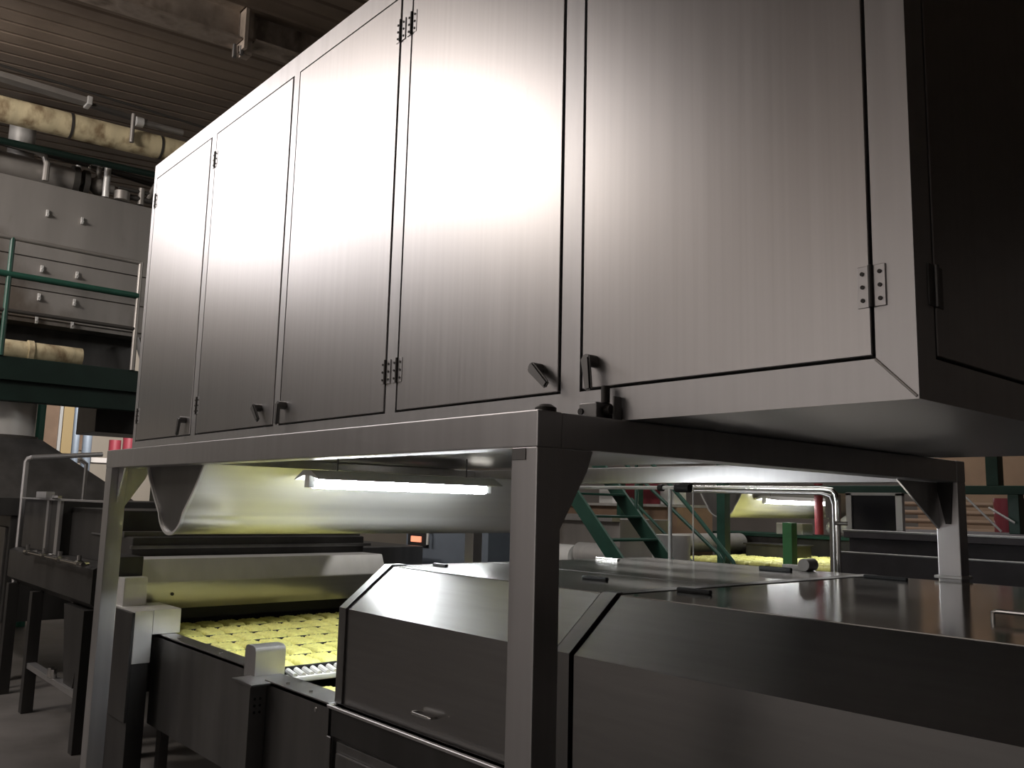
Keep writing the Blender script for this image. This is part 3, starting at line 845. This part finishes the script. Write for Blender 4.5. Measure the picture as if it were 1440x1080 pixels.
obj('pane', MB().box(-23.94, 5.38, 2.7, -23.9, 5.75, 4.15).box(-23.94, 6.1, 2.7, -23.9, 6.35, 4.15), BOARD, t)
o = obj('red_drum', MB().cyl((-19.5, 5.83, 2.55), (-19.5, 5.83, 2.95), 0.12, 18), RED)
struct(obj('trim_1', MB().box(-20.2, 5.3, 2.25, -19.2, 8.5, 2.35), WALL))
o.location.z = 2.35
tag(o, 'red drum on the far shelf away from the steel cabinet, left of its pair', 'drum')
o = obj('red_drum', MB().cyl((-19.5, 6.12, 2.35), (-19.5, 6.12, 2.85), 0.13, 18), RED)
tag(o, 'red drum on the far shelf nearest the cabinet edge, right of its pair', 'drum')
tag(obj('dark_duct', MB().box(-10.3, 2.66, 2.24, -9.6, 3.4, 2.698, 0.01), STEEL_NEAR_BLACK), 'dark square duct hanging below the right end of the platform', 'duct')

# ------------------------------------------------------------------ behind: pipes just past the covers
t = thing('white_pipe', (-3.4, 3.95, 0), 'white tee-shaped pipe with a dark valve behind the machine covers', 'pipe')
obj('run', MB().cyl((-4.3, 3.95, 1.716), (-3.09, 3.95, 1.716), 0.0105, 12), WHITE, t)
obj('drop', MB().cyl((-3.14, 3.95, 1.72), (-3.14, 3.95, 0.0), 0.0115, 12), WHITE, t)
obj('coupling', MB().cyl((-3.22, 3.95, 1.716), (-3.19, 3.95, 1.716), 0.02, 12), BLACK, t)
obj('valve', MB().cyl((-3.095, 3.95, 1.716), (-3.0, 3.95, 1.716), 0.026, 12).box(-3.06, 3.93, 1.73, -2.99, 3.97, 1.75, 0.004), BLACK, t)
tag(obj('thin_rod', MB().cyl((-2.98, 3.95, 0), (-2.98, 3.95, 1.72), 0.004, 8), STEEL_WHITE), 'very thin upright steel rod right of the white tee pipe', 'rod')
t = thing('pipe_loop', (-2.6, 4.15, 0), 'polished steel pipe frame with a rounded corner behind the machine cover', 'pipe')
obj('outer_pipe', MB().tube([(-3.15, 4.1, 1.722), (-2.28, 4.1, 1.715), (-2.24, 4.1, 1.71), (-2.22, 4.1, 1.69), (-2.213, 4.1, 1.65), (-2.213, 4.1, 0.0)], 0.014, 12), CHROME, t)
obj('inner_pipe', MB().tube([(-3.15, 4.14, 1.70), (-2.32, 4.14, 1.695), (-2.27, 4.14, 1.68), (-2.255, 4.14, 1.64), (-2.255, 4.14, 0.0)], 0.009, 12), STEEL_FRAME, t)
obj('tap', MB().cyl((-2.213, 4.07, 1.547), (-2.16, 4.1, 1.547), 0.01, 8), CHROME, t)

# back wall of the frame bay: blue-grey control panel seen under the hood
t = thing('control_panel', (-6.0, 4.6, 0), 'tall blue-grey machine panel with a small orange display behind the air hood', 'panel')
obj('body', MB().box(-6.55, 4.5, 0, -5.4, 5.2, 1.42, 0.01), BLUE_GREY, t)
obj('display', MB().box(-6.42, 4.46, 1.255, -6.27, 4.5, 1.305, 0.003), ORANGE, t, 'orange lit display')
obj('display_box', MB().box(-6.48, 4.47, 1.22, -6.2, 4.5, 1.345, 0.006), BLACK, t)
obj('hook', MB().tube([(-6.25, 4.45, 1.37), (-6.18, 4.45, 1.37), (-6.15, 4.45, 1.35), (-6.15, 4.45, 1.24)], 0.012, 8), WHITE, t)
t = thing('low_hopper', (-6.5, 4.0, 0), 'grey steel hopper box with a bright lip behind the inlet cover', 'hopper')
obj('body', MB().box(-7.0, 3.62, 0, -6.0, 4.3, 1.24, 0.01), STEEL_DARK, t)
obj('lip', MB().box(-7.05, 3.6, 1.24, -5.975, 3.66, 1.265, 0.003).box(-5.99, 3.6, 1.1, -5.975, 3.63, 1.25), STEEL_WHITE, t)

# green stairs
def stairs():
    t = thing('green_stairs', (-5.2, 6.35, 0), 'open green steel stair flight going up to the left behind the covers', 'stairs')
    a = math.atan2(1.111 - 1.679, 5.923 - 5.371)
    xt, zt_ = -6.35, 2.12
    xb = xt + (zt_ - 0.0) / 1.03
    for yy in (6.0, 6.68):
        prf = [(xt, zt_ + 0.1), (xb, 0.1), (xb, 0.0), (xb - 0.14, 0.0), (xt, zt_ - 0.1)]
        obj('stringer', MB().prism(prf, 'y', yy, yy + 0.03), GREEN, t)
    n = 9
    for i in range(n):
        z = 0.24 + i * 0.213
        x = xb - z / 1.03
        obj('tread', MB().box(x - 0.13, 6.03, z - 0.02, x + 0.1, 6.68, z, 0.002, 1), GREEN, t)
    obj('handrail', MB().tube([(xt - 0.1, 6.7, zt_ + 0.75), (-5.0, 6.7, 1.52), (-4.62, 6.7, 1.14), (-4.58, 6.7, 1.05), (-4.58, 6.7, 0.3)], 0.02, 10), GREEN, t)
    obj('baluster', MB().cyl((-5.75, 6.7, 1.5), (-5.75, 6.7, 2.25), 0.018, 8), GREEN, t)
    return t


stairs()
t = thing('stair_handrail', (-4.6, 7.6, 0), 'dark green double stair handrail right of the green stairs', 'handrail')
obj('rail', MB().tube([(-6.9, 7.6, 2.25), (-5.42, 7.6, 1.15), (-5.36, 7.6, 1.05), (-5.36, 7.6, 0)], 0.02, 10), GREEN, t)
obj('rail', MB().tube([(-6.6, 7.6, 1.7), (-5.36, 7.6, 0.75)], 0.016, 10), GREEN, t)

# machines behind the stairs
t = thing('grey_machine', (-8.0, 8.4, 0), 'grey machine block with pale drum rollers behind the green stairs', 'machine')
obj('body', MB().box(-9.3, 8.2, 0, -7.3, 9.2, 1.45, 0.01), PANEL_GREY, t)
obj('roller', MB().cyl((-7.85, 8.06, 1.02), (-7.3, 8.06, 1.02), 0.13, 20), STEEL_WHITE, t)
obj('roller', MB().cyl((-8.9, 8.05, 0.95), (-7.9, 8.05, 0.95), 0.16, 20), WHITE, t)
obj('guard', MB().box(-9.2, 8.05, 1.42, -7.3, 8.2, 1.5, 0.004), STEEL_FRAME, t)
tag(obj('steel_drum', MB().cyl((-5.75, 7.25, 0.0), (-5.75, 7.25, 1.33), 0.17, 24, 0.2), STEEL_WHITE), 'pale steel drum standing beside the foot of the green stairs', 'drum')
tag(obj('filter_bottle', MB().cyl((-5.78, 5.4, 0), (-5.78, 5.4, 1.3), 0.055, 16).cyl((-5.78, 5.4, 1.3), (-5.78, 5.4, 1.52), 0.06, 16), STEEL_WHITE), 'narrow upright steel cylinder beside the front frame leg', 'cylinder')
t = thing('pale_machine', (-9.6, 10.5, 0), 'brown-grey machine housing with shelf behind the white tee pipe', 'machine')
obj('body', MB().box(-11.2, 10.6, 0, -8.3, 11.5, 1.62, 0.01), BOARD, t)
obj('shelf', MB().box(-11.2, 10.4, 1.62, -8.3, 11.4, 1.66), STEEL_WHITE, t)
for i, (xx, zz, ww) in enumerate(((-9.9, 1.66, 0.3), (-8.7, 1.66, 0.35))):
    tag(obj('white_box', MB().box(xx, 10.6, zz, xx + ww, 10.9, zz + 0.25, 0.01), WHITE), ('white box on the machine shelf behind the top of the green stairs', 'white box on the machine shelf right of the white tee pipe')[i], 'box')
tag(obj('pink_sign', MB().box(-9.3, 10.55, 1.66, -8.6, 10.58, 2.05, 0.002, 1), RED), 'faded red strip high behind the top of the green stairs', 'strip')
tag(obj('steel_portal', MB().box(-9.8, 9.7, 1.95, -5.9, 9.8, 2.05).box(-8.7, 9.7, 0, -8.62, 9.8, 2.0).box(-8.36, 9.7, 0, -8.28, 9.8, 2.0), GREEN), 'dark green steel portal with two posts behind the green stairs', 'portal')

# ------------------------------------------------------------------ the second production line at the back
hood(-6.80, 9.6, 13.0, 1.90, 1.50, 0.36, 'smaller steel U-shaped air hood of the second line in the background', 0.2)
batten(-6.36, 9.95, 11.45, 1.72, 'lit fluorescent batten lamp beside the background air hood', TUBE_FAR, 1.4, cz(10.6) + 0.02)
t = thing('back_conveyor', (-5.5, 11.0, 0), 'second belt conveyor covered with yellow noodles in the background', 'conveyor')
obj('side_panel', MB().box(-7.9, 9.4, 0.3, -4.6, 9.5, 0.92, 0.005), STEEL_NEAR_BLACK, t)
obj('side_panel', MB().box(-7.9, 11.9, 0.3, -4.6, 12.0, 0.92, 0.005), STEEL_NEAR_BLACK, t)
obj('belt', MB().box(-7.9, 9.5, 0.90, -4.6, 11.9, 0.92), BELT, t)
for xx in (-7.8, -4.8):
    for yy in (9.42, 11.88):
        obj('leg', MB().box(xx, yy, 0, xx + 0.08, yy + 0.08, 0.32), STEEL_NEAR_BLACK, t)
cnt = 0
xr = -7.35
while xr < -4.7:
    y = 9.6
    while y < 11.85 and cnt < 260:
        o = bpy.data.objects.new('noodle_cake', noodles[cnt % 4])
        C.objects.link(o)
        o.location = (xr, y, 0.92)
        o.rotation_euler = (0, 0, math.pi * (cnt % 2))
        o.scale = (1.05, 1.75, 1.3)
        tag(o, 'yellow noodle cake on the background conveyor of the second line', 'noodles', 'noodle cakes on the back conveyor')
        cnt += 1
        y += 0.235
    xr += 0.285
tag(obj('green_post', MB().box(-6.58, 9.2, 0, -6.46, 9.32, 2.6, 0.004), GREEN), 'dark green square post in front of the background air hood', 'post')
tag(obj('green_post', MB().box(-5.66, 9.2, 0.0, -5.54, 9.32, 1.47, 0.004), GREEN_LIGHT), 'bright green post under the background air hood beside the noodles', 'post')
tag(obj('red_pipe', MB().cyl((-5.98, 10.6, 1.31), (-5.98, 10.6, cz(10.6) - 0.012), 0.055, 16), RED), 'dull red upright pipe at the right end of the background air hood', 'pipe')
tag(obj('grey_box', MB().box(-7.3, 10.9, 0.955, -6.5, 11.3, 1.13, 0.01).box(-7.33, 10.88, 1.12, -6.47, 11.32, 1.14, 0.004), STEEL_NEAR_BLACK), 'brown-grey lidded box on the background noodle belt', 'box')
tag(obj('white_bag', MB().sph((-6.5, 12.4, 1.41), 0.16, 14).sph((-6.3, 12.4, 1.4), 0.15, 14).sph((-6.75, 12.4, 1.37), 0.12, 14), CLOTH), 'heap of white cloth right of the bright green post', 'cloth')
tag(obj('white_case', MB().box(-7.55, 12.1, 1.25, -7.1, 12.4, 1.42, 0.01), WHITE), 'white case left of the bright green post under the hood', 'case')
t = thing('dark_bench', (-6.8, 12.4, 0), 'dark bench behind the second belt carrying the white cloth', 'bench')
obj('top', MB().box(-8.8, 12.05, 1.2, -5.4, 12.9, 1.25, 0.005), GREEN, t)
obj('body', MB().box(-8.7, 12.1, 0, -5.5, 12.85, 1.2, 0.01), STEEL_NEAR_BLACK, t)
t = thing('feed_roller', (-7.75, 10.7, 0), 'yellowish steel roller drum at the left end of the background belt', 'roller')
obj('drum', MB().cyl((-8.08, 9.5, 1.1), (-8.08, 11.9, 1.1), 0.14, 24), STEEL_WHITE, t)
obj('stand', MB().box(-8.13, 9.42, 0, -8.03, 9.5, 1.14), STEEL_NEAR_BLACK, t)
obj('stand', MB().box(-8.13, 11.9, 0, -8.03, 11.98, 1.14), STEEL_NEAR_BLACK, t)
tag(obj('small_motor', MB().cyl((-2.1, 3.58, 1.365), (-2.1, 3.66, 1.365), 0.028, 14).box(-2.22, 3.6, 1.336, -2.12, 3.65, 1.36, 0.003), PANEL_GREY), 'small grey knob with a pale tab at the back edge of the cover top', 'knob')

# ------------------------------------------------------------------ right background
t = thing('long_machine', (-0.5, 6.2, 0), 'long dark steel machine housing with stepped rails behind the far frame leg', 'machine')
obj('body', MB().box(-3.08, 5.85, 0, 2.0, 7.0, 1.43, 0.01), DARK_MATT, t)
RAIL_MATT = mat('rail_matt_steel', (0.14, 0.13, 0.14), 0.6, 0.0, 0.2, (4, 4, 4), 0.0, None, 0, 0, 0.3)
obj('top_rail', MB().box(-3.08, 5.78, 1.43, 2.0, 7.0, 1.485, 0.005), RAIL_MATT, t)
obj('lower_rail', MB().box(-3.08, 5.74, 1.0, 2.0, 5.86, 1.335, 0.005), DARK_MATT, t)
obj('edge_strip', MB().box(-3.08, 5.772, 1.470, 2.0, 5.781, 1.485, 0.002, 1), STEEL_DARK, t)
obj('edge_strip', MB().box(-3.08, 5.732, 1.325, 2.0, 5.741, 1.337, 0.002, 1), STEEL_DARK, t)
t = thing('window_frame', (-2.935, 6.0, 1.485), 'pale framed dark glass screen standing on the long machine', 'screen')
obj('frame', MB().box(-3.145, 5.95, 1.485, -3.105, 5.99, 1.74).box(-2.785, 5.95, 1.485, -2.740, 5.99, 1.74).box(-3.145, 5.95, 1.725, -2.740, 5.99, 1.745), STEEL_WHITE, t)
obj('pane', MB().box(-3.105, 5.965, 1.485, -2.785, 5.975, 1.725), GLASS_DARK, t)
tag(obj('small_duct', MB().cyl((-3.27, 6.0, 1.56), (-3.27, 6.0, 1.73), 0.055, 16).cyl((-3.27, 6.0, 0.0), (-3.27, 6.0, 1.56), 0.03, 12), PIPE_GREY), 'short round grey duct left of the framed glass screen', 'duct')
t = thing('green_gantry', (-2.0, 6.5, 0), 'dark green steel gantry beam with an upright post at far right', 'gantry')
obj('beam', MB().box(-3.7, 6.45, 1.75, 2.0, 6.55, 1.81, 0.004), GREEN, t)
obj('post', MB().box(-2.38, 6.45, 1.81, -2.30, 6.55, 3.2, 0.004), GREEN, t)
obj('leg', MB().box(-2.25, 6.45, 1.486, -2.18, 6.55, 1.75, 0.004), GREEN, t)
obj('leg', MB().box(1.9, 6.45, 1.486, 1.97, 6.55, 1.75, 0.004), GREEN, t)
obj('brace', MB().tube([(-2.5, 6.4, 1.73), (-2.28, 6.4, 1.50)], 0.008, 8), STEEL_WHITE, t)
obj('brace', MB().tube([(-2.36, 6.42, 1.66), (-2.2, 6.42, 1.56)], 0.008, 8), STEEL_WHITE, t)
tag(obj('brown_partition', MB().box(-6.2, 14.0, 0, 1.0, 14.1, 3.6), BOARD), 'plain brown partition board behind the green gantry', 'partition')
t = thing('pipe_rack', (-3.2, 8.5, 0), 'rack of stacked rusty bars behind the far frame leg', 'rack')
for i in range(6):
    obj('bar', MB().cyl((-4.4, 8.5, 1.30 + i * 0.08), (-2.3, 8.5, 1.30 + i * 0.08), 0.022, 8), BOARD, t)
obj('upright', MB().box(-4.4, 8.46, 0, -4.34, 8.54, 1.8), STEEL_NEAR_BLACK, t)
obj('upright', MB().box(-2.36, 8.46, 0, -2.3, 8.54, 1.8), STEEL_NEAR_BLACK, t)
tag(obj('red_drum', MB().cyl((-2.72, 7.9, 1.4), (-2.72, 7.9, 1.75), 0.14, 18).cyl((-2.72, 7.9, 0), (-2.72, 7.9, 1.4), 0.1, 12), RED), 'dull red drum behind the diagonal braces at far right', 'drum')
